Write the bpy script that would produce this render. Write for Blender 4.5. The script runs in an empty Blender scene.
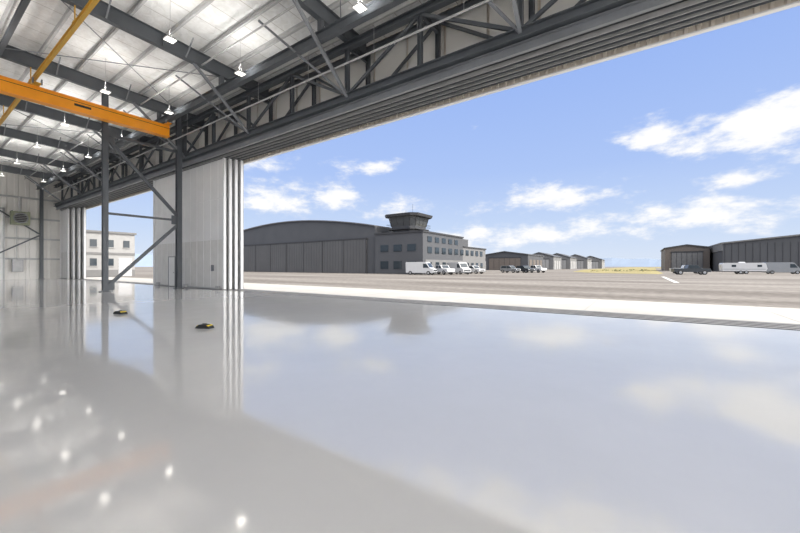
import bpy, math, random, bmesh
from mathutils import Vector, Matrix
random.seed(4)
scene = bpy.context.scene
scene.view_settings.view_transform = 'Standard'
scene.view_settings.look = 'None'

# ---------------------------------------------------------------- materials
def mat(name, col, rough=0.6, metal=0.0, var=0.0, vscale=2.0, bump=0.0, bscale=20.0, emit=None, estr=0.0, spec=0.5, stretch=(1,1,1)):
    m = bpy.data.materials.new(name); m.use_nodes = True
    nt = m.node_tree; b = nt.nodes['Principled BSDF']
    b.inputs['Base Color'].default_value = (*col, 1)
    b.inputs['Roughness'].default_value = rough
    b.inputs['Metallic'].default_value = metal
    b.inputs['Specular IOR Level'].default_value = spec
    if emit:
        b.inputs['Emission Color'].default_value = (*emit, 1)
        b.inputs['Emission Strength'].default_value = estr
    tc = nt.nodes.new('ShaderNodeTexCoord')
    mp = nt.nodes.new('ShaderNodeMapping'); mp.inputs['Scale'].default_value = stretch
    nt.links.new(tc.outputs['Object'], mp.inputs['Vector'])
    if var > 0:
        n = nt.nodes.new('ShaderNodeTexNoise'); n.inputs['Scale'].default_value = vscale
        n.inputs['Detail'].default_value = 6
        nt.links.new(mp.outputs[0], n.inputs['Vector'])
        r = nt.nodes.new('ShaderNodeValToRGB')
        r.color_ramp.elements[0].position = 0.3; r.color_ramp.elements[1].position = 0.7
        r.color_ramp.elements[0].color = (*[c*(1-var) for c in col], 1)
        r.color_ramp.elements[1].color = (*[min(1, c*(1+var)) for c in col], 1)
        nt.links.new(n.outputs['Fac'], r.inputs['Fac'])
        nt.links.new(r.outputs['Color'], b.inputs['Base Color'])
    if bump > 0:
        n2 = nt.nodes.new('ShaderNodeTexNoise'); n2.inputs['Scale'].default_value = bscale
        nt.links.new(mp.outputs[0], n2.inputs['Vector'])
        bp = nt.nodes.new('ShaderNodeBump'); bp.inputs['Strength'].default_value = bump
        bp.inputs['Distance'].default_value = 0.05
        nt.links.new(n2.outputs['Fac'], bp.inputs['Height'])
        nt.links.new(bp.outputs['Normal'], b.inputs['Normal'])
    return m

M = {}
M['steel'] = mat('slate_steel_paint', (0.085,0.094,0.105), 0.5, var=0.12, vscale=1.5)
M['steel_l'] = mat('grey_steel_paint', (0.21,0.22,0.235), 0.5, var=0.1, vscale=1.5)
M['galv'] = mat('galvanised_steel', (0.45,0.45,0.45), 0.45, metal=0.2, var=0.12, vscale=3)
M['purlin'] = mat('purlin_paint', (0.50,0.50,0.50), 0.5, var=0.1)
M['white'] = mat('white_metal_panel', (0.76,0.755,0.74), 0.45, var=0.04, vscale=0.7)
M['whiteb'] = mat('bright_white_paint', (0.80,0.80,0.79), 0.35, var=0.02)
M['cream'] = mat('cream_wall_liner', (0.77,0.75,0.71), 0.5, var=0.05, vscale=0.5)
M['beige'] = mat('beige_cladding', (0.72,0.65,0.56), 0.55, var=0.05, vscale=1)
M['wains'] = mat('door_lower_liner', (0.64,0.63,0.60), 0.5, var=0.05)
M['orange'] = mat('crane_orange_paint', (0.95,0.36,0.015), 0.4, var=0.04)
M['yellow'] = mat('crane_yellow_paint', (0.62,0.36,0.05), 0.45, var=0.05)
M['black'] = mat('black_rubber', (0.015,0.015,0.015), 0.6, var=0.1)
M['hyel'] = mat('hazard_yellow', (0.75,0.55,0.03), 0.5, var=0.05)
M['glass'] = mat('dark_window_glass', (0.03,0.04,0.048), 0.06, var=0.1, spec=0.4)
M['glassg'] = mat('tinted_tower_glass', (0.07,0.075,0.078), 0.08, var=0.1, spec=0.4)
M['dk'] = mat('charcoal_cladding', (0.088,0.090,0.095), 0.6, var=0.06, vscale=0.3, spec=0.25)
M['dk2'] = mat('charcoal_door_panel', (0.105,0.104,0.104), 0.6, var=0.08, vscale=0.2, spec=0.25)
M['dk3'] = mat('dark_seam', (0.04,0.04,0.042), 0.6, var=0.05)
M['roofm'] = mat('grey_roof_metal', (0.15,0.15,0.16), 0.5, var=0.05)
M['brown'] = mat('brown_cladding', (0.15,0.125,0.105), 0.6, var=0.08)
M['stucco'] = mat('pale_stucco', (0.33,0.325,0.315), 0.7, var=0.05)
M['stucco2'] = mat('grey_stucco', (0.17,0.168,0.165), 0.7, var=0.06)
M['green'] = mat('olive_unit_paint', (0.24,0.26,0.17), 0.5, var=0.1)
M['carw'] = mat('white_car_paint', (0.52,0.52,0.52), 0.25, var=0.02)
M['card'] = mat('dark_car_paint', (0.04,0.045,0.05), 0.25, var=0.05)
M['cars'] = mat('silver_car_paint', (0.28,0.29,0.30), 0.25, metal=0.4, var=0.03)
M['chrome'] = mat('wheel_metal', (0.5,0.5,0.5), 0.3, metal=0.8, var=0.05)
M['conc'] = mat('pale_concrete', (0.46,0.44,0.41), 0.85, var=0.07, vscale=0.6, bump=0.15, bscale=30)
M['grass'] = mat('dry_grass', (0.25,0.21,0.085), 0.95, var=0.35, vscale=0.15, bump=0.4, bscale=2)
M['bush'] = mat('bush_leaves', (0.10,0.12,0.05), 0.9, var=0.3, vscale=2)
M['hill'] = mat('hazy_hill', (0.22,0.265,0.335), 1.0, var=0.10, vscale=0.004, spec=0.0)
M['paintw'] = mat('white_line_paint', (0.55,0.54,0.51), 0.7, var=0.08)
M['lens'] = mat('led_lens', (0.9,0.9,0.9), 0.4, emit=(1.0,0.96,0.88), estr=2.0, var=0.02)

def ceiling_mat():
    m = bpy.data.materials.new('white_insulation_facing'); m.use_nodes = True
    nt = m.node_tree; b = nt.nodes['Principled BSDF']; L = nt.links.new
    b.inputs['Roughness'].default_value = 0.35
    tc = nt.nodes.new('ShaderNodeTexCoord')
    br = nt.nodes.new('ShaderNodeTexBrick'); br.offset = 0; br.inputs['Scale'].default_value = 1
    br.inputs['Brick Width'].default_value = 1.25; br.inputs['Row Height'].default_value = 6
    br.inputs['Mortar Size'].default_value = 0.025; br.inputs['Mortar Smooth'].default_value = 0.6
    br.inputs['Color1'].default_value = (0.90,0.90,0.885,1); br.inputs['Color2'].default_value = (0.86,0.86,0.845,1)
    br.inputs['Mortar'].default_value = (0.55,0.53,0.49,1)
    L(tc.outputs['Object'], br.inputs['Vector'])
    n = nt.nodes.new('ShaderNodeTexNoise'); n.inputs['Scale'].default_value = 3; n.inputs['Detail'].default_value = 4
    n.inputs['Distortion'].default_value = 1.0
    L(tc.outputs['Object'], n.inputs['Vector'])
    mx = nt.nodes.new('ShaderNodeMixRGB'); mx.blend_type = 'MULTIPLY'; mx.inputs['Fac'].default_value = 0.3
    rp = nt.nodes.new('ShaderNodeValToRGB'); rp.color_ramp.elements[0].position = 0.35; rp.color_ramp.elements[1].position = 0.6
    rp.color_ramp.elements[0].color = (0.66,0.64,0.60,1)
    L(n.outputs['Fac'], rp.inputs['Fac']); L(br.outputs['Color'], mx.inputs['Color1']); L(rp.outputs['Color'], mx.inputs['Color2'])
    L(mx.outputs['Color'], b.inputs['Base Color'])
    bp = nt.nodes.new('ShaderNodeBump'); bp.inputs['Strength'].default_value = 0.6; bp.inputs['Distance'].default_value = 0.08
    L(n.outputs['Fac'], bp.inputs['Height']); L(bp.outputs['Normal'], b.inputs['Normal'])
    return m
M['ceil'] = ceiling_mat()

def floor_mat():
    m = bpy.data.materials.new('glossy_epoxy_floor'); m.use_nodes = True
    nt = m.node_tree; b = nt.nodes['Principled BSDF']; L = nt.links.new
    tc = nt.nodes.new('ShaderNodeTexCoord')
    n = nt.nodes.new('ShaderNodeTexNoise'); n.inputs['Scale'].default_value = 0.5; n.inputs['Detail'].default_value = 8
    n.inputs['Roughness'].default_value = 0.65
    L(tc.outputs['Object'], n.inputs['Vector'])
    r = nt.nodes.new('ShaderNodeValToRGB')
    r.color_ramp.elements[0].position = 0.3; r.color_ramp.elements[1].position = 0.7
    r.color_ramp.elements[0].color = (0.615,0.605,0.585,1); r.color_ramp.elements[1].color = (0.66,0.65,0.63,1)
    L(n.outputs['Fac'], r.inputs['Fac'])
    L(r.outputs['Color'], b.inputs['Base Color'])
    n2 = nt.nodes.new('ShaderNodeTexNoise'); n2.inputs['Scale'].default_value = 1.6; n2.inputs['Detail'].default_value = 10
    L(tc.outputs['Object'], n2.inputs['Vector'])
    mr = nt.nodes.new('ShaderNodeMapRange'); mr.inputs['From Min'].default_value = 0.3; mr.inputs['From Max'].default_value = 0.7
    mr.inputs['To Min'].default_value = 0.045; mr.inputs['To Max'].default_value = 0.095
    L(n2.outputs['Fac'], mr.inputs['Value']); L(mr.outputs[0], b.inputs['Roughness'])
    b.inputs['IOR'].default_value = 2.15
    b.inputs['Specular Tint'].default_value = (1.0,0.97,0.92,1)
    n3 = nt.nodes.new('ShaderNodeTexNoise'); n3.inputs['Scale'].default_value = 1.2; n3.inputs['Detail'].default_value = 3
    L(tc.outputs['Object'], n3.inputs['Vector'])
    bp = nt.nodes.new('ShaderNodeBump'); bp.inputs['Strength'].default_value = 0.04; bp.inputs['Distance'].default_value = 0.05
    L(n3.outputs['Fac'], bp.inputs['Height']); L(bp.outputs['Normal'], b.inputs['Normal'])
    return m
M['floor'] = floor_mat()

def asphalt_mat():
    m = bpy.data.materials.new('weathered_asphalt'); m.use_nodes = True
    nt = m.node_tree; b = nt.nodes['Principled BSDF']; L = nt.links.new
    b.inputs['Roughness'].default_value = 0.9; b.inputs['Specular IOR Level'].default_value = 0.05
    tc = nt.nodes.new('ShaderNodeTexCoord')
    mp = nt.nodes.new('ShaderNodeMapping'); mp.inputs['Scale'].default_value = (0.03,0.2,1)
    L(tc.outputs['Object'], mp.inputs['Vector'])
    n = nt.nodes.new('ShaderNodeTexNoise'); n.inputs['Scale'].default_value = 1; n.inputs['Detail'].default_value = 8
    L(mp.outputs[0], n.inputs['Vector'])
    r = nt.nodes.new('ShaderNodeValToRGB')
    r.color_ramp.elements[0].position = 0.38; r.color_ramp.elements[1].position = 0.62
    r.color_ramp.elements[0].color = (0.150,0.135,0.122,1); r.color_ramp.elements[1].color = (0.245,0.226,0.205,1)
    L(n.outputs['Fac'], r.inputs['Fac'])
    n2 = nt.nodes.new('ShaderNodeTexNoise'); n2.inputs['Scale'].default_value = 2.5; n2.inputs['Detail'].default_value = 8
    L(tc.outputs['Object'], n2.inputs['Vector'])
    mx = nt.nodes.new('ShaderNodeMixRGB'); mx.blend_type = 'OVERLAY'; mx.inputs['Fac'].default_value = 0.5
    L(r.outputs['Color'], mx.inputs['Color1']); L(n2.outputs['Fac'], mx.inputs['Color2'])
    L(mx.outputs['Color'], b.inputs['Base Color'])
    return m
M['asph'] = asphalt_mat()

def empty(name):
    o=bpy.data.objects.new(name,None); scene.collection.objects.link(o); return o

# ---------------------------------------------------------------- mesh builder
class MB:
    def __init__(s, T=None):
        s.v=[]; s.f=[]; s.m=[]; s.mats=[]; s.T=T
    def mi(s, k):
        if k not in s.mats: s.mats.append(k)
        return s.mats.index(k)
    def add(s, vs, fs, k):
        o=len(s.v); s.v += [Vector(p) for p in vs]; i=s.mi(k)
        for f in fs: s.f.append([a+o for a in f]); s.m.append(i)
    def box(s, x0,x1,y0,y1,z0,z1,k):
        s.add([(x0,y0,z0),(x1,y0,z0),(x1,y1,z0),(x0,y1,z0),(x0,y0,z1),(x1,y0,z1),(x1,y1,z1),(x0,y1,z1)],
              [(0,3,2,1),(4,5,6,7),(0,1,5,4),(1,2,6,5),(2,3,7,6),(3,0,4,7)],k)
    def frame(s,p0,p1,up=None):
        p0=Vector(p0);p1=Vector(p1);d=(p1-p0).normalized()
        up=Vector(up) if up else (Vector((0,0,1)) if abs(d.z)<0.95 else Vector((0,1,0)))
        sd=d.cross(up).normalized(); u=sd.cross(d).normalized()
        return p0,p1,d,sd,u
    def bar(s,p0,p1,w,h,k,up=None):
        p0,p1,d,sd,u=s.frame(p0,p1,up)
        q=[(-w/2,-h/2),(w/2,-h/2),(w/2,h/2),(-w/2,h/2)]
        s.sweep(p0,p1,sd,u,q,k)
    def sweep(s,p0,p1,sd,u,q,k):
        n=len(q)
        vs=[p0+sd*a+u*b for a,b in q]+[p1+sd*a+u*b for a,b in q]
        fs=[[i,(i+1)%n,n+(i+1)%n,n+i] for i in range(n)]+[list(range(n))[::-1],[n+i for i in range(n)]]
        s.add(vs,fs,k)
    def ibeam(s,p0,p1,w,h,k,up=None,tf=0.025,tw=0.02):
        p0,p1,d,sd,u=s.frame(p0,p1,up)
        a=w/2;b=h/2;c=tw/2;e=b-tf
        q=[(-a,-b),(a,-b),(a,-e),(c,-e),(c,e),(a,e),(a,b),(-a,b),(-a,e),(-c,e),(-c,-e),(-a,-e)]
        s.sweep(p0,p1,sd,u,q,k)
    def chan(s,p0,p1,w,h,k,up=None,t=0.02):
        p0,p1,d,sd,u=s.frame(p0,p1,up)
        a=w/2;b=h/2
        q=[(-a,-b),(a,-b),(a,-b+t),(-a+t,-b+t),(-a+t,b-t),(a,b-t),(a,b),(-a,b)]
        s.sweep(p0,p1,sd,u,q,k)
    def cyl(s,p0,p1,r,k,n=10,r2=None):
        p0,p1,d,sd,u=s.frame(p0,p1); r2=r if r2 is None else r2
        vs=[p0+sd*r*math.cos(6.2832*i/n)+u*r*math.sin(6.2832*i/n) for i in range(n)]
        vs+=[p1+sd*r2*math.cos(6.2832*i/n)+u*r2*math.sin(6.2832*i/n) for i in range(n)]
        fs=[[i,(i+1)%n,n+(i+1)%n,n+i] for i in range(n)]+[list(range(n))[::-1],[n+i for i in range(n)]]
        s.add(vs,fs,k)
    def prism(s,prof,y0,y1,k,axis='y'):
        n=len(prof)
        if axis=='y': vs=[(a,y0,b) for a,b in prof]+[(a,y1,b) for a,b in prof]
        else: vs=[(y0,a,b) for a,b in prof]+[(y1,a,b) for a,b in prof]
        fs=[[i,(i+1)%n,n+(i+1)%n,n+i] for i in range(n)]+[list(range(n))[::-1],[n+i for i in range(n)]]
        s.add(vs,fs,k)
    def ribbed(s,a0,a1,c,z0,z1,k,axis='x',pitch=0.3,depth=0.04,th=0.08,sgn=-1):
        pts=[];a=a0
        while a<a1-1e-6:
            for da,h in ((0,0),(pitch*.55,0),(pitch*.65,1),(pitch*.9,1)):
                if a+da<a1: pts.append((a+da,c+sgn*depth*h))
            a+=pitch
        pts.append((a1,c))
        pts=pts+[(a1,c-sgn*th),(a0,c-sgn*th)]
        n=len(pts)
        P=[(p,q) if axis=='x' else (q,p) for p,q in pts]
        vs=[(p,q,z0) for p,q in P]+[(p,q,z1) for p,q in P]
        fs=[[i,(i+1)%n,n+(i+1)%n,n+i] for i in range(n)]+[list(range(n))[::-1],[n+i for i in range(n)]]
        s.add(vs,fs,k)
    def obj(s,name,loc=(0,0,0),rot=0,parent=None,bevel=0):
        me=bpy.data.meshes.new(name)
        me.from_pydata([tuple(v) for v in s.v],[],s.f)
        for k in s.mats: me.materials.append(M[k])
        for i,p in enumerate(me.polygons): p.material_index=s.m[i]
        me.update()
        bm=bmesh.new(); bm.from_mesh(me); bmesh.ops.recalc_face_normals(bm,faces=bm.faces); bm.to_mesh(me); bm.free()
        o=bpy.data.objects.new(name,me); scene.collection.objects.link(o)
        o.location=loc; o.rotation_euler=(0,0,rot)
        if parent: o.parent=parent
        if bevel:
            bv=o.modifiers.new('bevel','BEVEL'); bv.width=bevel; bv.segments=2; bv.limit_method='ANGLE'
        return o

X0,X1=-60.0,16.0
YB=-22.0
YD=12.1
def zr(y): return 11.55+0.035*(11.2-y)

FR=empty('steel_building_frame'); CR=empty('overhead_crane')

# ---------------------------------------------------------------- ground & floor
b=MB(); b.box(X0-0.1,X1+0.1,YB,12.0,-0.3,0,'floor'); b.obj('floor')
b=MB(); b.box(X0,X1,12.0,13.35,-0.3,-0.005,'conc')
for y in (12.15,12.45,12.75,13.05):
    b.box(X0,X1,y-0.035,y-0.015,-0.006,0.004,'dk3'); b.box(X0,X1,y-0.012,y+0.012,-0.006,0.012,'galv'); b.box(X0,X1,y+0.015,y+0.035,-0.006,0.004,'dk3')
b.box(X0,X1,12.0,12.03,-0.006,0.003,'steel_l'); b.box(X0,X1,13.3,13.36,-0.006,0.003,'steel_l')
b.obj('door_floor_track')
b=MB(); b.box(-64,60,13.36,18.6,-0.3,-0.02,'conc')
b.box(X1+.12,60,-60,13.36,-0.3,-0.02,'conc'); b.box(-64,X1+.12,-60,YB-.02,-0.3,-0.02,'conc')  # out-of-view apron; rear slab added to bounce sunlight onto the ceiling
x=-64
while x<60:
    b.box(x,x+0.025,13.36,18.6,-0.021,-0.016,'stucco'); x+=5.2
b.obj('concrete_apron')
b=MB(); b.box(-3000,3000,-200,3500,-0.5,-0.05,'asph'); b.obj('ground')
b=MB(); b.box(2.7,3.1,42,66,-0.05,-0.035,'paintw'); b.obj('taxi_line')
def patch(pts,name,k='grass',z=-0.03):
    b=MB(); n=len(pts)
    b.add([(p[0],p[1],z) for p in pts]+[(p[0],p[1],-0.2) for p in pts],[list(range(n))]+[[i,n+i,n+(i+1)%n,(i+1)%n] for i in range(n)],k); return b.obj(name)
patch([(28,92),(120,84),(120,112),(34,106)],'grass_field')
patch([(-16,112),(-8,94),(3.2,88),(4.5,100),(5,150),(6,190),(12,400),(10,900),(-20,900),(-22,300),(-22,180)],'grass_field')
patch([(14,230),(600,230),(900,900),(14,900)],'grass_field')
patch([(-900,400),(-90,345),(-100,900),(-1400,900)],'grass_field')
b=MB()
for i in range(60):
    x=random.uniform(-14,3); y=random.uniform(125,190); r=random.uniform(0.1,0.35)
    b.cyl((x,y,-0.03),(x,y,r),r*1.6,'bush' if i%2 else 'grass',6,r*0.5)
b.obj('shrubs')

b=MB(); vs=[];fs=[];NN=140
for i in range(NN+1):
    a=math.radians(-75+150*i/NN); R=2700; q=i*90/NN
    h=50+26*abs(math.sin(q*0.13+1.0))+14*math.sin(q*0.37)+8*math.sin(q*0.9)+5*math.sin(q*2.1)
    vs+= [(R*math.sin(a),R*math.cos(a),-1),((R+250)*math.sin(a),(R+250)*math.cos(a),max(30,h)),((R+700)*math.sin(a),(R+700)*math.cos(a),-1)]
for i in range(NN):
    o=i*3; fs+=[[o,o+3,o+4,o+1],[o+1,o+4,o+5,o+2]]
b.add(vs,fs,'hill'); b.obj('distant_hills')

# ---------------------------------------------------------------- hangar shell
b=MB()
def roofpt(x,y,dz): return (x,y,zr(y)+dz)
RT=0.95
b.add([roofpt(X0,YB,RT),roofpt(X1,YB,RT),roofpt(X1,13.45,RT),roofpt(X0,13.45,RT),
       roofpt(X0,YB,RT+.2),roofpt(X1,YB,RT+.2),roofpt(X1,13.45,RT+.2),roofpt(X0,13.45,RT+.2)],
      [(0,3,2,1),(4,5,6,7),(0,1,5,4),(1,2,6,5),(2,3,7,6),(3,0,4,7)],'ceil')
b.obj('ceiling')
b=MB(); b.ribbed(YB,13.4,X0,0,12.45,'cream',axis='y',pitch=0.9,depth=0.05,th=0.1,sgn=1)
for z in (2.4,4.8,7.2,9.6): b.chan((X0+.14,YB,z),(X0+.14,13.2,z),0.14,0.2,'purlin')
b.obj('wall_left')
b=MB(); b.ribbed(X0,X1,13.4,8.38,12.4,'beige',axis='x',pitch=0.3,depth=0.05,th=0.06)
b.box(X0,X1,13.31,13.47,8.33,8.38,'whiteb')
for i in range(int((X1-X0)/1.9)):
    x=X0+i*1.9; b.box(x+0.06,x+1.84,13.28,13.33,9.2,12.3,'cream')
b.obj('wall_front')

# ---------------------------------------------------------------- frames
xs=[-56.4,-48.8,-41.2,-33.6,-26.0,-18.4,-10.8,-3.2,4.4,12.0]
for x in xs:
    b=MB()
    ys=[YB+0.2,-8,2,7.2,11.3,12.9]
    for i in range(5):
        y0,y1=ys[i],ys[i+1]
        b.ibeam((x,y0,zr(y0)+.35),(x,y1,zr(y1)+.35),0.26,0.68,'steel')
    for y in (-16,-10,-4,2,7.2,11.3):
        b.box(x-.12,x+.12,y-.012,y+.012,zr(y)+.05,zr(y)+.65,'steel')
    b.obj('roof_rafter',parent=FR)
    b=MB()
    b.bar((x,11.6,9.1),(x,8.6,zr(8.6)+.05),0.12,0.12,'steel_l')
    b.bar((x,11.6,9.1),(x-2.6,8.9,zr(8.9)+.35),0.08,0.08,'steel_l')
    b.obj('knee_brace',parent=FR)
b=MB(); y=YB+0.6
while y<13.2:
    b.chan((X0+.2,y,zr(y)+.82),(X1-.2,y,zr(y)+.82),0.09,0.24,'purlin')
    y+=1.52
b.obj('roof_purlins',parent=FR)
b=MB()
for i in range(len(xs)-1):
    for (ya,yb) in ((11.2,3.0),(3.0,-6.0),(-6,-15)):
        if i%2==0 or ya<4:
            b.cyl((xs[i],ya,zr(ya)+.45),(xs[i+1],yb,zr(yb)+.45),0.022,'steel_l',6)
            b.cyl((xs[i],yb,zr(yb)+.42),(xs[i+1],ya,zr(ya)+.42),0.022,'steel_l',6)
    for y in (8.2,5.1,-1,-7,-13):
        for sg in (-1,1):
            b.bar((xs[i]+.1*sg,y,zr(y)+.05),(xs[i]+.85*sg,y,zr(y)+.75),0.05,0.05,'steel_l')
b.obj('roof_bracing',parent=FR)
b=MB()
b.ibeam((X0+.3,3.0,zr(3)-.02),(X1-.2,3.0,zr(3)-.02),0.16,0.22,'steel')
b.obj('roof_strut',parent=FR)

def truss(name,y,z0,z1,w,step,k):
    b=MB()
    b.ibeam((X0+.3,y,z0),(X1-.2,y,z0),w,0.32,k); b.ibeam((X0+.3,y,z1),(X1-.2,y,z1),w,0.28,k)
    x=-26-step*9; i=0
    while x<X1-.4:
        if x>X0+.4:
            b.ibeam((x,y,z0+.15),(x,y,z1-.13),0.16,0.18,k,up=(1,0,0))
            if x+step<X1-.3:
                if i%2: b.bar((x,y,z0+.1),(x+step,y,z1-.1),0.1,0.12,k)
                else:   b.bar((x,y,z1-.1),(x+step,y,z0+.1),0.1,0.12,k)
        x+=step;i+=1
    return b.obj(name,parent=FR)
truss('header_truss',11.6,9.05,11.35,0.28,3.8,'steel')
truss('outer_header_truss',13.05,9.15,11.9,0.2,3.8,'steel')
b=MB()
x=-26-3.8*9;i=0
while x<X1-.4:
    if x>X0+.4:
        b.ibeam((x,11.7,9.05),(x,13.0,9.05),0.14,0.16,'steel')
        b.ibeam((x,11.7,11.35),(x,13.0,11.35),0.14,0.16,'steel')
        if x+3.8<X1: b.bar((x,11.7 if i%2 else 13,9.05),(x+3.8,13 if i%2 else 11.7,9.05),0.09,0.09,'steel')
    x+=3.8;i+=1
b.obj('wind_truss',parent=FR)
b=MB()
for y in (12.15,12.45,12.75,13.05):
    b.ibeam((X0+.1,y,8.72),(X1-.1,y,8.72),0.10,0.2,'steel')
    b.box(X0+.1,X1-.1,y-.075,y-.055,8.46,8.62,'galv'); b.box(X0+.1,X1-.1,y+.055,y+.075,8.46,8.62,'steel')
x=X0+1
while x<X1:
    b.box(x-.05,x+.05,11.85,13.2,8.82,8.89,'steel'); x+=1.9
b.obj('door_head_track')
b=MB(); b.chan((X0+.3,11.7,8.66),(X1-.3,11.7,8.66),0.14,0.34,'steel_l'); b.obj('header_girt',parent=FR)
b=MB()
b.cyl((X0+.4,10.75,9.95),(X1-.4,10.75,9.95),0.04,'galv',10)
for x in [X0+2+3.8*i for i in range(19)]:
    b.cyl((x,10.75,9.95),(x,10.75,zr(10.75)+.1),0.01,'galv',6); b.cyl((x+1,10.75,9.85),(x+1,10.75,9.95),0.02,'galv',6)
b.obj('sprinkler_pipe')
b=MB()
b.cyl((X0+.4,9.0,11.75),(X1-.4,9.0,11.75),0.04,'galv',8)
b.cyl((X0+.4,-2.0,12.0),(X1-.4,-2.0,12.0),0.06,'whiteb',8)
b.obj('conduit_run')

# ---------------------------------------------------------------- columns and K brace
def column(x,y,h,w=.24):
    b=MB(); b.ibeam((x,y,0.03),(x,y,h),w,w,'steel',up=(1,0,0),tf=0.03,tw=0.03)
    b.box(x-.24,x+.24,y-.24,y+.24,0,0.035,'steel')
    for sx in(-.18,.18):
        for sy in(-.18,.18): b.cyl((x+sx,y+sy,.03),(x+sx,y+sy,.09),.02,'galv',6)
    return b.obj('steel_column',parent=FR)
column(-26,11.2,zr(11.2),.3); column(-26,7.2,zr(7.2),.26)
column(-59.5,10.4,zr(10.4),.3); column(-59.5,3.0,zr(3)-.2); column(-59.5,-5,zr(-5))
b=MB()
b.bar((-26,7.3,9.1),(-26,11.1,4.95),0.17,0.17,'steel'); b.bar((-26,11.1,4.3),(-26,7.25,0.25),0.17,0.17,'steel')
b.bar((-26,7.3,4.65),(-26,11.1,4.65),0.13,0.13,'steel')
b.bar((-26,7.3,9.3),(-26,11.1,9.3),0.13,0.15,'steel')
for y,z in ((7.4,9.15),(11.0,4.65),(7.4,0.4)): b.box(-26.02,-25.98,y-.25,y+.25,z-.3,z+.3,'steel')
b.obj('cross_brace',parent=FR)
b=MB()
b.bar((-59.5,3.2,.4),(-59.5,10.2,5.2),0.14,0.14,'steel'); b.bar((-59.5,10.2,5.4),(-59.5,3.2,10.8),0.14,0.14,'steel')
b.obj('wall_brace',parent=FR)

# ---------------------------------------------------------------- cranes
b=MB()
b.ibeam((X0+.4,4.15,11.0),(X1-1,4.15,11.0),0.13,0.2,'yellow')
for xx in xs:
    b.cyl((xx,4.15,11.08),(xx,4.15,zr(4.15)+.02),0.025,'yellow',8); b.box(xx-.1,xx+.1,4.08,4.22,11.08,11.15,'yellow')
b.obj('runway_rail',parent=CR)
b=MB(); b.ibeam((X0+.4,10.02,10.92),(X1-.4,10.02,10.92),0.24,0.42,'steel')
for xx in xs: b.box(xx-.1,xx+.1,9.92,10.12,11.1,zr(10)+.02,'steel')
b.obj('runway_beam',parent=CR)
b=MB()
yb0,yb1=-11.0,10.2; xc=-25.1
b.box(xc-.16,xc+.16,yb0,yb1,9.85,10.50,'orange')
b.box(xc-.24,xc+.24,yb0,yb1,9.81,9.85,'orange'); b.box(xc-.22,xc+.22,yb0,yb1,10.50,10.53,'orange')
b.box(xc+.161,xc+.166,5.6,6.3,10.12,10.24,'black')
for yc in (10.02,4.15,-9.5):
    b.box(xc-.6,xc+.6,yc-.12,yc+.12,10.53,10.6,'orange' if yc>9 else 'yellow')
    for sx in (-.5,.5):
        b.box(xc+sx-.07,xc+sx+.07,yc-.18,yc-.13,10.55,10.8,'steel_l'); b.box(xc+sx-.07,xc+sx+.07,yc+.13,yc+.18,10.55,10.8,'steel_l')
b.cyl((xc+.3,yb0,10.3),(xc+.3,yb1,10.3),0.012,'black',6)
b.box(xc-.4,xc+.4,-6.2,-5.4,9.35,9.76,'orange'); b.cyl((xc,-5.8,7.2),(xc,-5.8,9.4),0.015,'black',6); b.cyl((xc,-5.8,6.9),(xc,-5.8,7.2),0.1,'hyel',10)
b.obj('bridge_girder',parent=CR)

# ---------------------------------------------------------------- doors
def leaf(b,x0,x1,y,trim='whiteb'):
    z0,z1=0.03,8.44
    b.box(x0+.06,x1-.06,y-.02,y+.05,3.3,z1,'white')
    b.box(x0+.06,x1-.06,y-.02,y+.05,z0,3.3,'wains')
    b.box(x0,x0+.09,y-.1,y+.1,z0,z1,trim); b.box(x1-.09,x1,y-.1,y+.1,z0,z1,trim)
    b.box(x1-.02,x1+.005,y-.105,y-.085,z0,z1,'steel_l'); b.box(x1-.02,x1+.005,y+.085,y+.105,z0,z1,'steel_l')
    for z in (z0,3.25,5.9,z1-.12): b.box(x0+.09,x1-.09,y-.04,y+.09,z,z+.07,'white' if z>1 else 'galv')
    x=x0+.5
    while x<x1-.3:
        b.box(x-.02,x+.02,y-.035,y,z0+.1,z1-.1,'white'); x+=0.92
def stack(edges):
    b=MB()
    for i,(x0,x1) in enumerate(edges): leaf(b,x0,x1,12.15+.3*i)
    return b
b=stack([(-32.4,-21.9),(-32.3,-21.75),(-32.3,-21.6),(-32.3,-21.45)])
b.box(-29.6,-28.6,12.05,12.13,.05,2.2,'white'); b.box(-29.66,-28.54,12.03,12.1,2.2,2.26,'steel_l')
b.box(-29.66,-29.6,12.03,12.1,.05,2.2,'steel_l'); b.box(-28.6,-28.54,12.03,12.1,.05,2.2,'steel_l')
b.cyl((-28.75,12.0,1.05),(-28.75,12.06,1.05),.04,'galv',8)
b.box(-23.4,-23.15,12.03,12.1,1.2,1.6,'steel_l')
for x in (-31.5,-27,-22.6): b.box(x-.2,x+.2,12.0,12.12,.03,.25,'galv')
b.obj('sliding_hangar_door')
b=stack([(-59.7,-56.4),(-59.7,-55.5),(-59.7,-54.7),(-59.7,-53.9)])
b.obj('sliding_hangar_door')

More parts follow.
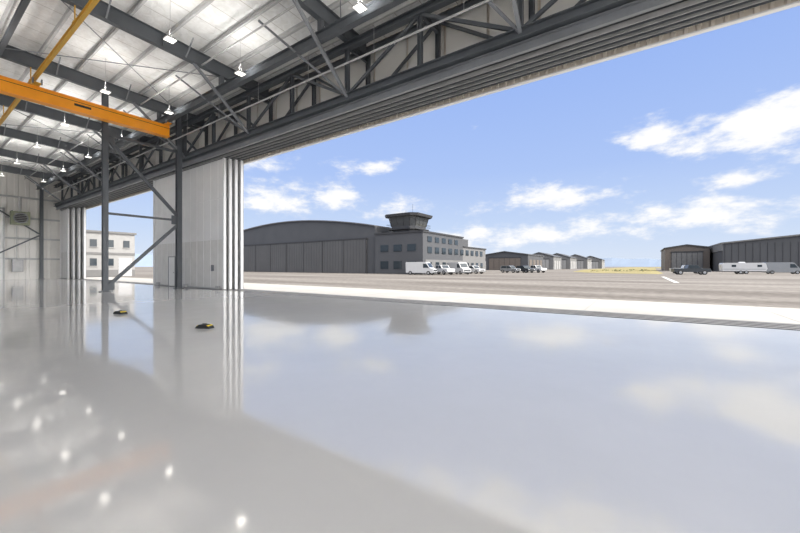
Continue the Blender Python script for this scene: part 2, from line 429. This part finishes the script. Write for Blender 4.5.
b=MB()
for i in range(13): b.box(-59.72,-59.66,0.5,7.3,0.02+i*.615,0.6+i*.615,'whiteb')
b.box(-59.75,-59.6,7.3,7.45,0,8.15,'galv'); b.box(-59.75,-59.6,.35,.5,0,8.15,'galv'); b.box(-59.75,-59.6,.35,7.45,8.0,8.2,'galv')
b.obj('door_1')
b=MB()
b.box(-59.4,-58.5,7.8,9.3,6.3,7.8,'green'); b.cyl((-58.5,8.55,7.05),(-58.42,8.55,7.05),.6,'steel_l',20); b.cyl((-58.42,8.55,7.05),(-58.4,8.55,7.05),.5,'black',20)
for i in range(6): b.box(-58.5,-58.36,8.05,9.05,6.55+i*.2,6.58+i*.2,'galv')
for y in (7.9,9.2): b.box(-59.75,-58.6,y-.03,y+.03,7.8,7.88,'steel')
b.cyl((-59.0,8.55,7.8),(-59.0,8.55,9.5),.12,'galv',12)
b.obj('unit_heater')
b=MB()
b.box(-59.75,-59.55,8.0,8.9,0.9,2.3,'steel_l'); b.box(-59.55,-59.52,8.05,8.85,.95,2.25,'galv'); b.cyl((-59.7,8.4,2.3),(-59.7,8.4,6.2),.03,'galv',8)
b.obj('electrical_panel')

# ---------------------------------------------------------------- high bay lights with added ceiling fill
for y in (9.4,6.4,2.0,-2.6,-7.2,-12,-17):
    for i in range(-5,5):
        x=-15.6+7.45*i
        if x>X1-2 or x<X0+3: continue
        zc=10.6
        b=MB(); S=.19
        b.box(-S,S,-S,S,.03,.08,'galv'); b.box(-S+.015,S-.015,-S+.015,S-.015,.015,.03,'lens')
        b.box(-.08,.08,-.08,.08,.08,.13,'galv')
        for a in range(6): b.box(-.15+a*.06-.006,-.15+a*.06+.006,-.15,.15,.08,.11,'galv')
        for sx in (-.14,.14): b.cyl((sx,0,.08),(0,0,.5),.006,'galv',6)
        b.cyl((0,0,.5),(0,0,zr(y)+.7-zc),.008,'galv',6)
        o=b.obj('high_bay_light',loc=(x,y,zc))
        ld=bpy.data.lights.new('led_array','AREA'); ld.shape='SQUARE'; ld.size=.34; ld.energy=3.2; ld.color=(1,.96,.90)
        lo=bpy.data.objects.new('led_array',ld); scene.collection.objects.link(lo); lo.parent=o; lo.location=(0,0,0.005)
        ld=bpy.data.lights.new('ceiling_fill','AREA'); ld.shape='SQUARE'; ld.size=.3; ld.energy=42; ld.color=(1,.97,.93)  # upward area light, added only to brighten the ceiling
        lo=bpy.data.objects.new('ceiling_fill',ld); scene.collection.objects.link(lo); lo.parent=o; lo.location=(0,0,0.14); lo.rotation_euler=(math.pi,0,0)

# ---------------------------------------------------------------- floor items
def chock(x,y,r):
    b=MB()
    b.prism([(-.2,0),(.2,0),(.16,.06),(.1,.09),(-.1,.09),(-.16,.06)],-.09,.09,'black')
    b.prism([(-.165,.056),(-.125,.082),(-.105,.082),(-.145,.056)],-.091,.091,'hyel')
    b.prism([(.165,.056),(.125,.082),(.105,.082),(.145,.056)],-.091,.091,'hyel')
    b.cyl((.06,0,.1),(-.06,0,.1),.012,'black',6)
    b.obj('wheel_chock',loc=(x,y,0.0),rot=r,bevel=0.005)
chock(-8.75,4.35,.45); chock(-13.6,4.15,.3)

# ---------------------------------------------------------------- outside: aircraft hangar
b=MB()
arc=[]; xa,xb=-110.0,-47.6
for i in range(25):
    t=i/24; x=xb+(xa-xb)*t; arc.append((x,10.3+3.0*math.sin(math.pi*t)**0.9))
b.prism([(xa,0),(xb,0)]+arc,60,110,'dk')
arc2=[(x,z+.22) for x,z in arc]
b.prism(arc+arc2[::-1],59.6,110.4,'roofm')
b.box(-105,-50,59.7,60.0,0,7.6,'dk2'); b.box(-105.3,-49.7,59.6,60,7.6,7.85,'dk3')
for i in range(9):
    x=-105+i*55/8; b.box(x-.08,x+.08,59.62,59.7,0,7.6,'dk3')
for i in range(60):
    x=-105+i*55/59; b.box(x-.03,x+.03,59.66,59.7,0,7.6,'dk')
b.obj('aircraft_hangar')
b=MB()
b.box(-47,-35.1,59.2,78,0,8.3,'dk'); b.box(-47.2,-34.9,59.0,78.2,8.3,8.6,'dk3')
b.box(-47,-35.1,78,93,0,6.1,'stucco2'); b.box(-47.2,-34.9,78,93.2,6.1,6.4,'dk3')
b.box(-35.3,-34.95,60,93,0,2.9,'stucco2')
for i in range(10):
    y=61+i*3.1
    if y<90:
        b.box(-35.1,-34.9,y,y+1.5,1.0,2.4,'glass')
        b.box(-35.1,-35.0,y,y+1.7,4.2,5.5,'glass')
        if y<76: b.box(-35.1,-35.0,y,y+1.7,6.5,7.6,'glass')
for i in range(3):
    x=-45.5+i*3.4; b.box(x,x+2,59.1,59.22,1,2.6,'glass'); b.box(x,x+2,59.1,59.22,4.6,6,'glass')
b.box(-37.8,-36.4,59.1,59.22,0,2.4,'glass')
b.obj('airport_office')
b=MB()
cx,cy=-41.5,64.0
def ring(z0,r0,z1,r1,k,ch=.28):
    def sq(r,z):
        c=r-ch*r
        return [(cx-c,cy-r,z),(cx+c,cy-r,z),(cx+r,cy-c,z),(cx+r,cy+c,z),(cx+c,cy+r,z),(cx-c,cy+r,z),(cx-r,cy+c,z),(cx-r,cy-c,z)]
    A=sq(r0,z0)+sq(r1,z1)
    b.add(A,[[i,(i+1)%8,8+(i+1)%8,8+i] for i in range(8)]+[list(range(8))[::-1],[8+i for i in range(8)]],k)
    return A
ring(8.6,2.7,9.4,2.7,'dk'); ring(9.3,3.6,9.5,3.6,'dk3')
ring(9.5,2.95,10.1,3.05,'dk'); A=ring(10.1,3.05,12.0,3.5,'glassg'); ring(12.0,4.1,12.55,4.25,'dk3'); ring(12.55,3.3,12.75,3.2,'dk')
for i in range(8):
    b.bar(A[i],A[8+i],.14,.14,'dk3')
    p,q=Vector(A[i]),Vector(A[(i+1)%8]); p2,q2=Vector(A[8+i]),Vector(A[8+(i+1)%8])
    if (p-q).length>2:
        for f in (.33,.66): b.bar(p.lerp(q,f),p2.lerp(q2,f),.09,.09,'dk3')
rr=3.5
for z in (9.95,10.4):
    for p,q in (((-rr,-rr),(rr,-rr)),((rr,-rr),(rr,rr)),((rr,rr),(-rr,rr)),((-rr,rr),(-rr,-rr))):
        b.bar((cx+p[0],cy+p[1],z),(cx+q[0],cy+q[1],z),.05,.05,'dk3')
b.cyl((cx+1,cy,12.7),(cx+1,cy,15.0),.03,'dk3',6); b.cyl((cx-1.4,cy+1,12.7),(cx-1.4,cy+1,14.0),.03,'dk3',6)
b.obj('control_tower')

b=MB()
b.box(-80,-66,15.5,22.0,0,6.5,'stucco'); b.box(-80.2,-65.8,15.3,22.2,6.5,6.8,'stucco2')
b.box(-66.05,-65.9,15.5,22.0,3.3,3.6,'stucco2'); b.box(-66.05,-65.93,15.5,22,0,1.0,'stucco2')
for i in range(3):
    y=16.5+i*2.0
    for z in (1.6,4.4):
        if i==2 and z<2: continue
        b.box(-66.02,-65.92,y,y+.8,z,z+1.1,'glass'); b.box(-66.02,-65.88,y-.08,y+.88,z-.1,z,'stucco')
b.box(-66.02,-65.92,19.9,21.6,0,2.8,'carw')
for i in range(5): b.box(-66.0,-65.9,19.9,21.6,.5+i*.5,.53+i*.5,'stucco2')
b.obj('office_building')

def shed(name,x0,x1,y0,y1,h,pk,wall,roof,door):
    b=MB(); xm=(x0+x1)/2
    b.prism([(x0,-.05),(x1,-.05),(x1,h),(xm,pk),(x0,h)],y0,y1,wall)
    b.prism([(x0-.3,h-.05),(xm,pk),(x1+.3,h-.05),(x1+.3,h+.3),(xm,pk+.35),(x0-.3,h+.3)],y0-.4,y1+.4,roof)
    w=(x1-x0)*.35
    b.box(xm-w,xm+w,y0-.15,y0,0,h*.8,door); b.box(xm-w-.2,xm+w+.2,y0-.2,y0,h*.8,h*.86,'dk3')
    for i in range(7): b.box(xm-w+i*w/3-.05,xm-w+i*w/3+.05,y0-.2,y0-.1,0,h*.8,'dk3')
    n=int((y1-y0)/6)
    for i in range(n):
        b.box(x1,x1+.1,y0+2+i*6,y0+6+i*6,0,h*.7,door)
    return b.obj(name)
shed('storage_hangar',-56,-37,145,172,6.2,7.6,'dk','dk','brown')
shed('storage_hangar',-50,-36,190,212,6.4,8.6,'stucco2','dk','stucco')
shed('storage_hangar',-48,-33.5,225,250,6.6,9.2,'stucco2','dk','stucco')
shed('storage_hangar',-44,-29,265,290,6.6,9.6,'stucco2','dk','stucco')
shed('storage_hangar',-40,-24,310,335,6.6,9.6,'stucco2','dk','stucco')
shed('storage_hangar',7.5,19.6,157,185,7.9,8.9,'brown','dk','stucco2')
b=MB()
b.prism([(20.5,-.05),(95,-.05),(95,8.4),(57,12.1),(20.5,8.4)],141,180,'dk')
b.prism([(20.2,8.3),(57,12.1),(95.3,8.3),(95.3,8.7),(57,12.5),(20.2,8.7)],140.6,180.4,'stucco2')
x=21
while x<95: b.box(x-.03,x+.03,140.93,141,0,8.3,'dk3'); x+=1.5
b.box(20.4,95.1,140.85,141,0,1.1,'dk3'); b.box(30,31.2,140.8,141,0,2.2,'white'); b.box(20.3,20.5,141,180,6.2,8.4,'stucco2')
b.obj('metal_hangar')

# ---------------------------------------------------------------- vehicles
def wheel(b,x,y,r=.36,w=.24):
    b.cyl((x,y-w/2,r),(x,y+w/2,r),r,'black',18); b.cyl((x,y-w/2-.01,r),(x,y+w/2+.01,r),r*.55,'chrome',14)
def body(b,prof,w,k): b.prism(prof,-w/2,w/2,k)
def van(loc,rot,col='carw'):
    b=MB()
    body(b,[(-2.8,.35),(2.7,.35),(2.85,.6),(2.8,1.05),(2.1,1.3),(1.45,2.25),(1.2,2.4),(-2.75,2.4),(-2.85,2.2)],1.95,col)
    for s in(-1,1):
        b.prism([(1.95,1.3),(1.45,2.05),(.8,2.05),(.8,1.3)],s*.98-.01,s*.98+.01,'glass')
        for x in (-1.85,1.85): wheel(b,x,s*.88)
    b.add([(2.06,-.85,1.36),(2.06,.85,1.36),(1.53,.8,2.18),(1.53,-.8,2.18)],[(0,1,2,3)],'glass')
    b.box(2.75,2.88,-.8,.8,.7,.95,'card'); b.box(-2.88,-2.8,-.8,.8,1.4,2.1,'glass'); b.box(-2.9,2.9,-.9,.9,.3,.45,'card')
    b.obj('van',loc=loc,rot=rot,bevel=.04)
def suv(loc,rot,col,name='suv'):
    b=MB()
    body(b,[(-2.3,.4),(2.3,.4),(2.4,.65),(2.3,1.0),(1.1,1.12),(.5,1.68),(.2,1.75),(-1.9,1.75),(-2.25,1.15)],1.9,col)
    for s in(-1,1):
        b.prism([(.95,1.15),(.45,1.62),(-.3,1.64),(-.3,1.15)],s*.955-.01,s*.955+.01,'glass'); b.prism([(-.4,1.15),(-.4,1.64),(-1.75,1.64),(-2.0,1.15)],s*.955-.01,s*.955+.01,'glass')
        for x in (-1.45,1.5): wheel(b,x,s*.86,.38)
    b.add([(1.08,-.8,1.17),(1.08,.8,1.17),(.57,.72,1.65),(.57,-.72,1.65)],[(0,1,2,3)],'glass'); b.box(-2.3,2.38,-.9,.9,.35,.5,'black')
    b.box(2.3,2.4,-.7,.7,.7,.9,'black'); b.box(2.28,2.4,-.9,-.72,.75,.9,'whiteb'); b.box(2.28,2.4,.72,.9,.75,.9,'whiteb')
    b.obj(name,loc=loc,rot=rot,bevel=.03)
def pickup(loc,rot,col):
    b=MB()
    body(b,[(-2.8,.5),(2.8,.5),(2.85,.8),(2.75,1.15),(1.4,1.2),(.9,1.82),(-.5,1.85),(-.75,1.2),(-2.8,1.15)],1.95,col)
    b.box(-2.7,-.9,-.85,.85,1.0,1.17,'black')
    for s in(-1,1):
        b.prism([(1.25,1.22),(.83,1.74),(.35,1.76),(.35,1.22)],s*.98-.01,s*.98+.01,'glass'); b.prism([(.25,1.22),(.25,1.76),(-.4,1.77),(-.6,1.22)],s*.98-.01,s*.98+.01,'glass')
        for x in (-1.8,1.85): wheel(b,x,s*.88,.42)
    b.add([(1.4,-.8,1.26),(1.4,.8,1.26),(.96,.75,1.78),(.96,-.75,1.78)],[(0,1,2,3)],'glass'); b.box(2.78,2.9,-.9,.9,.5,.72,'chrome')
    b.obj('pickup_truck',loc=loc,rot=rot,bevel=.03)
def boxtruck(loc,rot):
    b=MB()
    body(b,[(1.6,.5),(3.6,.5),(3.65,1.3),(3.3,1.45),(2.95,2.3),(1.6,2.35)],2.0,'carw'); b.box(-3.0,1.5,-1.05,1.05,.8,2.7,'carw'); b.box(-3.1,3.5,-.5,.5,.5,.8,'black')
    b.box(-3.05,1.52,-1.07,1.07,2.65,2.75,'galv'); b.box(-3.05,1.52,-1.07,1.07,.75,.88,'galv')
    for s in(-1,1):
        b.prism([(3.25,1.5),(2.95,2.2),(2.1,2.2),(2.1,1.5)],s*1.005-.01,s*1.005+.01,'glass')
        for x in(-2.0,2.7): wheel(b,x,s*.9,.45,.3)
    b.add([(3.34,-.9,1.5),(3.34,.9,1.5),(3.0,.9,2.25),(3.0,-.9,2.25)],[(0,1,2,3)],'glass')
    b.obj('box_truck',loc=loc,rot=rot,bevel=.03)
def trailer(loc,rot):
    b=MB()
    body(b,[(-3.4,.6),(3.2,.6),(3.4,1.1),(3.2,2.1),(2.9,2.3),(-3.3,2.3),(-3.5,2.0)],2.3,'carw')
    b.box(-3.3,3.2,-1.16,1.16,.95,1.05,'steel_l')
    for s in(-1,1):
        for x in(-2,1.9): b.box(x,x+.7,s*1.16-.01,s*1.16+.01,1.45,1.9,'glass')
        for x in(-.6,.25): wheel(b,x,s*1.05,.36)
    b.bar((3.2,-.5,.6),(4.6,0,.55),.1,.1,'black'); b.bar((3.2,.5,.6),(4.6,0,.55),.1,.1,'black'); b.cyl((4.4,0,-.0),(4.4,0,.6),.05,'black',8); b.box(-.6,.3,-.4,.4,2.3,2.5,'whiteb')
    b.obj('camper_trailer',loc=loc,rot=rot,bevel=.05)
z=-.05
van((-34.0,56.8,z),.1); pickup((-31.6,60.3,z),-.4,'carw'); van((-30.2,65,z),-.5); suv((-29.5,71,z),-.3,'carw')
suv((-26.5,87,z),-.3,'cars'); suv((-23.6,89.5,z),-.6,'card'); pickup((-22,93,z),-.5,'carw')
pickup((8.0,86.5,z),.2,'card'); pickup((8.4,99,z),.1,'carw'); trailer((17.6,100,z),.1); van((24.5,105,z),.1,'cars')
suv((-70,38,z),-.3,'carw')

# ---------------------------------------------------------------- sky
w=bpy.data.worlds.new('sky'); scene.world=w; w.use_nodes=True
nt=w.node_tree; nt.nodes.clear(); L=nt.links.new
def N(t,**k):
    n=nt.nodes.new(t)
    for a,c in k.items(): setattr(n,a,c)
    return n
def math_(op,a,bb=None,c=None,clamp=False):
    n=N('ShaderNodeMath',operation=op); n.use_clamp=clamp
    for i,q in enumerate((a,bb,c)):
        if q is None: continue
        if isinstance(q,(int,float)): n.inputs[i].default_value=q
        else: L(q,n.inputs[i])
    return n.outputs[0]
tc=N('ShaderNodeTexCoord'); sp=N('ShaderNodeSeparateXYZ'); L(tc.outputs['Generated'],sp.inputs[0])
X,Y,Z=sp.outputs
az=math_('ARCTAN2',X,Y)
hl=math_('SQRT',math_('ADD',math_('MULTIPLY',X,X),math_('MULTIPLY',Y,Y)))
el=math_('DIVIDE',Z,math_('MAXIMUM',hl,0.02))
el=math_('MINIMUM',el,6.0)
grad=N('ShaderNodeValToRGB'); e=grad.color_ramp.elements
e[0].position=0.0; e[0].color=(0.73,0.81,0.93,1)
e[1].position=1.0; e[1].color=(0.16,0.28,0.70,1)
for p,c in ((0.10,(0.58,0.71,0.94)),(0.25,(0.42,0.57,0.93)),(0.45,(0.335,0.49,0.91)),(0.7,(0.25,0.40,0.84))):
    q=e.new(p); q.color=(*c,1)
L(math_('MULTIPLY',Z,1.0,clamp=True),grad.inputs['Fac'])
cv=N('ShaderNodeCombineXYZ'); L(az,cv.inputs[0]); L(math_('MULTIPLY',el,2.0),cv.inputs[1])
n1=N('ShaderNodeTexNoise'); n1.inputs['Scale'].default_value=11; n1.inputs['Detail'].default_value=10; n1.inputs['Roughness'].default_value=0.6
L(cv.outputs[0],n1.inputs['Vector'])
n2=N('ShaderNodeTexNoise'); n2.inputs['Scale'].default_value=2.6; n2.inputs['Detail'].default_value=3
L(cv.outputs[0],n2.inputs['Vector'])
cl=[(-.195,.185,.18,.045,1.25),(-.672,.281,.09,.026,1.2),(.029,.300,.07,.040,1.3),(.20,.285,.16,.060,1.5),(.185,.178,.10,.025,1.1),
    (.10,.11,.28,.050,1.15),(-.92,.19,.30,.06,1.15),(-.98,.28,.10,.04,1.0),(-.40,.08,.25,.045,1.1),(-.13,.09,.3,.04,1.05),(.34,.20,.12,.06,1.1),(-.62,.16,.18,.045,.9),
    (.9,.3,.35,.08,1.1),(1.7,.25,.4,.08,1.1),(2.6,.35,.4,.09,1.1),(-1.6,.3,.35,.08,1.1),(-2.4,.28,.4,.08,1.1)]
tot=None
for a,h,sw,sh,amp in cl:
    u_=math_('DIVIDE',math_('SUBTRACT',az,a),sw); v_=math_('DIVIDE',math_('SUBTRACT',el,h),sh)
    r2=math_('ADD',math_('MULTIPLY',u_,u_),math_('MULTIPLY',v_,v_))
    g=math_('MULTIPLY',math_('EXPONENT',math_('MULTIPLY',r2,-1.0)),amp)
    tot=g if tot is None else math_('MAXIMUM',tot,g)
fill_deck=N('ShaderNodeMapRange'); fill_deck.interpolation_type='SMOOTHSTEP'; fill_deck.inputs['From Min'].default_value=0.46; fill_deck.inputs['From Max'].default_value=0.70; fill_deck.inputs['To Max'].default_value=1.3  # overhead cloud cover above view, added to whiten floor reflections and lift fill
L(el,fill_deck.inputs['Value']); tot=math_('MAXIMUM',tot,fill_deck.outputs[0])
dens=math_('ADD',math_('MULTIPLY',tot,0.62),math_('MULTIPLY',math_('SUBTRACT',n1.outputs['Fac'],0.5),1.8))
dens=math_('ADD',dens,math_('MULTIPLY',math_('SUBTRACT',n2.outputs['Fac'],0.5),0.4))
mr=N('ShaderNodeMapRange'); mr.interpolation_type='SMOOTHSTEP'
mr.inputs['From Min'].default_value=0.27; mr.inputs['From Max'].default_value=0.78; mr.inputs['To Max'].default_value=0.95
L(dens,mr.inputs['Value'])
ccol=N('ShaderNodeMixRGB'); ccol.inputs['Color1'].default_value=(0.80,0.85,0.97,1); ccol.inputs['Color2'].default_value=(1.06,1.05,1.03,1)
L(mr.outputs[0],ccol.inputs['Fac'])
mx=N('ShaderNodeMixRGB'); L(mr.outputs[0],mx.inputs['Fac']); L(grad.outputs['Color'],mx.inputs['Color1']); L(ccol.outputs[0],mx.inputs['Color2'])
# sky brightness added as interior fill: overhead (unseen cloud deck) and sun side
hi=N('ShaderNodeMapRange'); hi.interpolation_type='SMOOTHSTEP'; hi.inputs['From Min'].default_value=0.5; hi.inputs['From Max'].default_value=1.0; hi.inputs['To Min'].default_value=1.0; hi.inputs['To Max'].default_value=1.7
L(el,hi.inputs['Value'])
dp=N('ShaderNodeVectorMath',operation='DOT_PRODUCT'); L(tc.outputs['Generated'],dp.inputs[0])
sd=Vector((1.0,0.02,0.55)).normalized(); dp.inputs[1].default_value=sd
au=N('ShaderNodeMapRange'); au.interpolation_type='SMOOTHSTEP'; au.inputs['From Min'].default_value=0.55; au.inputs['From Max'].default_value=0.97; au.inputs['To Min'].default_value=0.0; au.inputs['To Max'].default_value=4.5  # broad sun-side glow, out of view, added to brighten the interior
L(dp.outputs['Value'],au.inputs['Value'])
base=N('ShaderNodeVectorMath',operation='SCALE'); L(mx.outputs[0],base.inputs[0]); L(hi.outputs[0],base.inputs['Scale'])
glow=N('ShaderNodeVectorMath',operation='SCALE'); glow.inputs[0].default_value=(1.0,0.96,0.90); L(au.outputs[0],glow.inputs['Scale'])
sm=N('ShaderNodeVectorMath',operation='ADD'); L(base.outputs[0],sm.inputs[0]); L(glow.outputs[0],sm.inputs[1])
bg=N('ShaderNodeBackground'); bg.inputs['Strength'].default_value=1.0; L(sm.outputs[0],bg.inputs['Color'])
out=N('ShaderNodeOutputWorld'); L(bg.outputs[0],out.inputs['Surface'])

sl=bpy.data.lights.new('sun','SUN'); sl.energy=3.0; sl.angle=0.01; sl.color=(1,.95,.88)
so=bpy.data.objects.new('sun',sl); scene.collection.objects.link(so)
d=Vector((1.0,0.02,1.15)).normalized()
so.rotation_euler=d.to_track_quat('Z','Y').to_euler(); so.location=(40,20,60)

cd=bpy.data.cameras.new('camera'); cam=bpy.data.objects.new('camera',cd); scene.collection.objects.link(cam)
cam.location=(0,0,1.5); cam.rotation_euler=(math.radians(90),0,math.radians(34.4))
cd.sensor_width=36; cd.lens=15.75; cd.clip_end=6000; cd.clip_start=0.05
scene.camera=cam
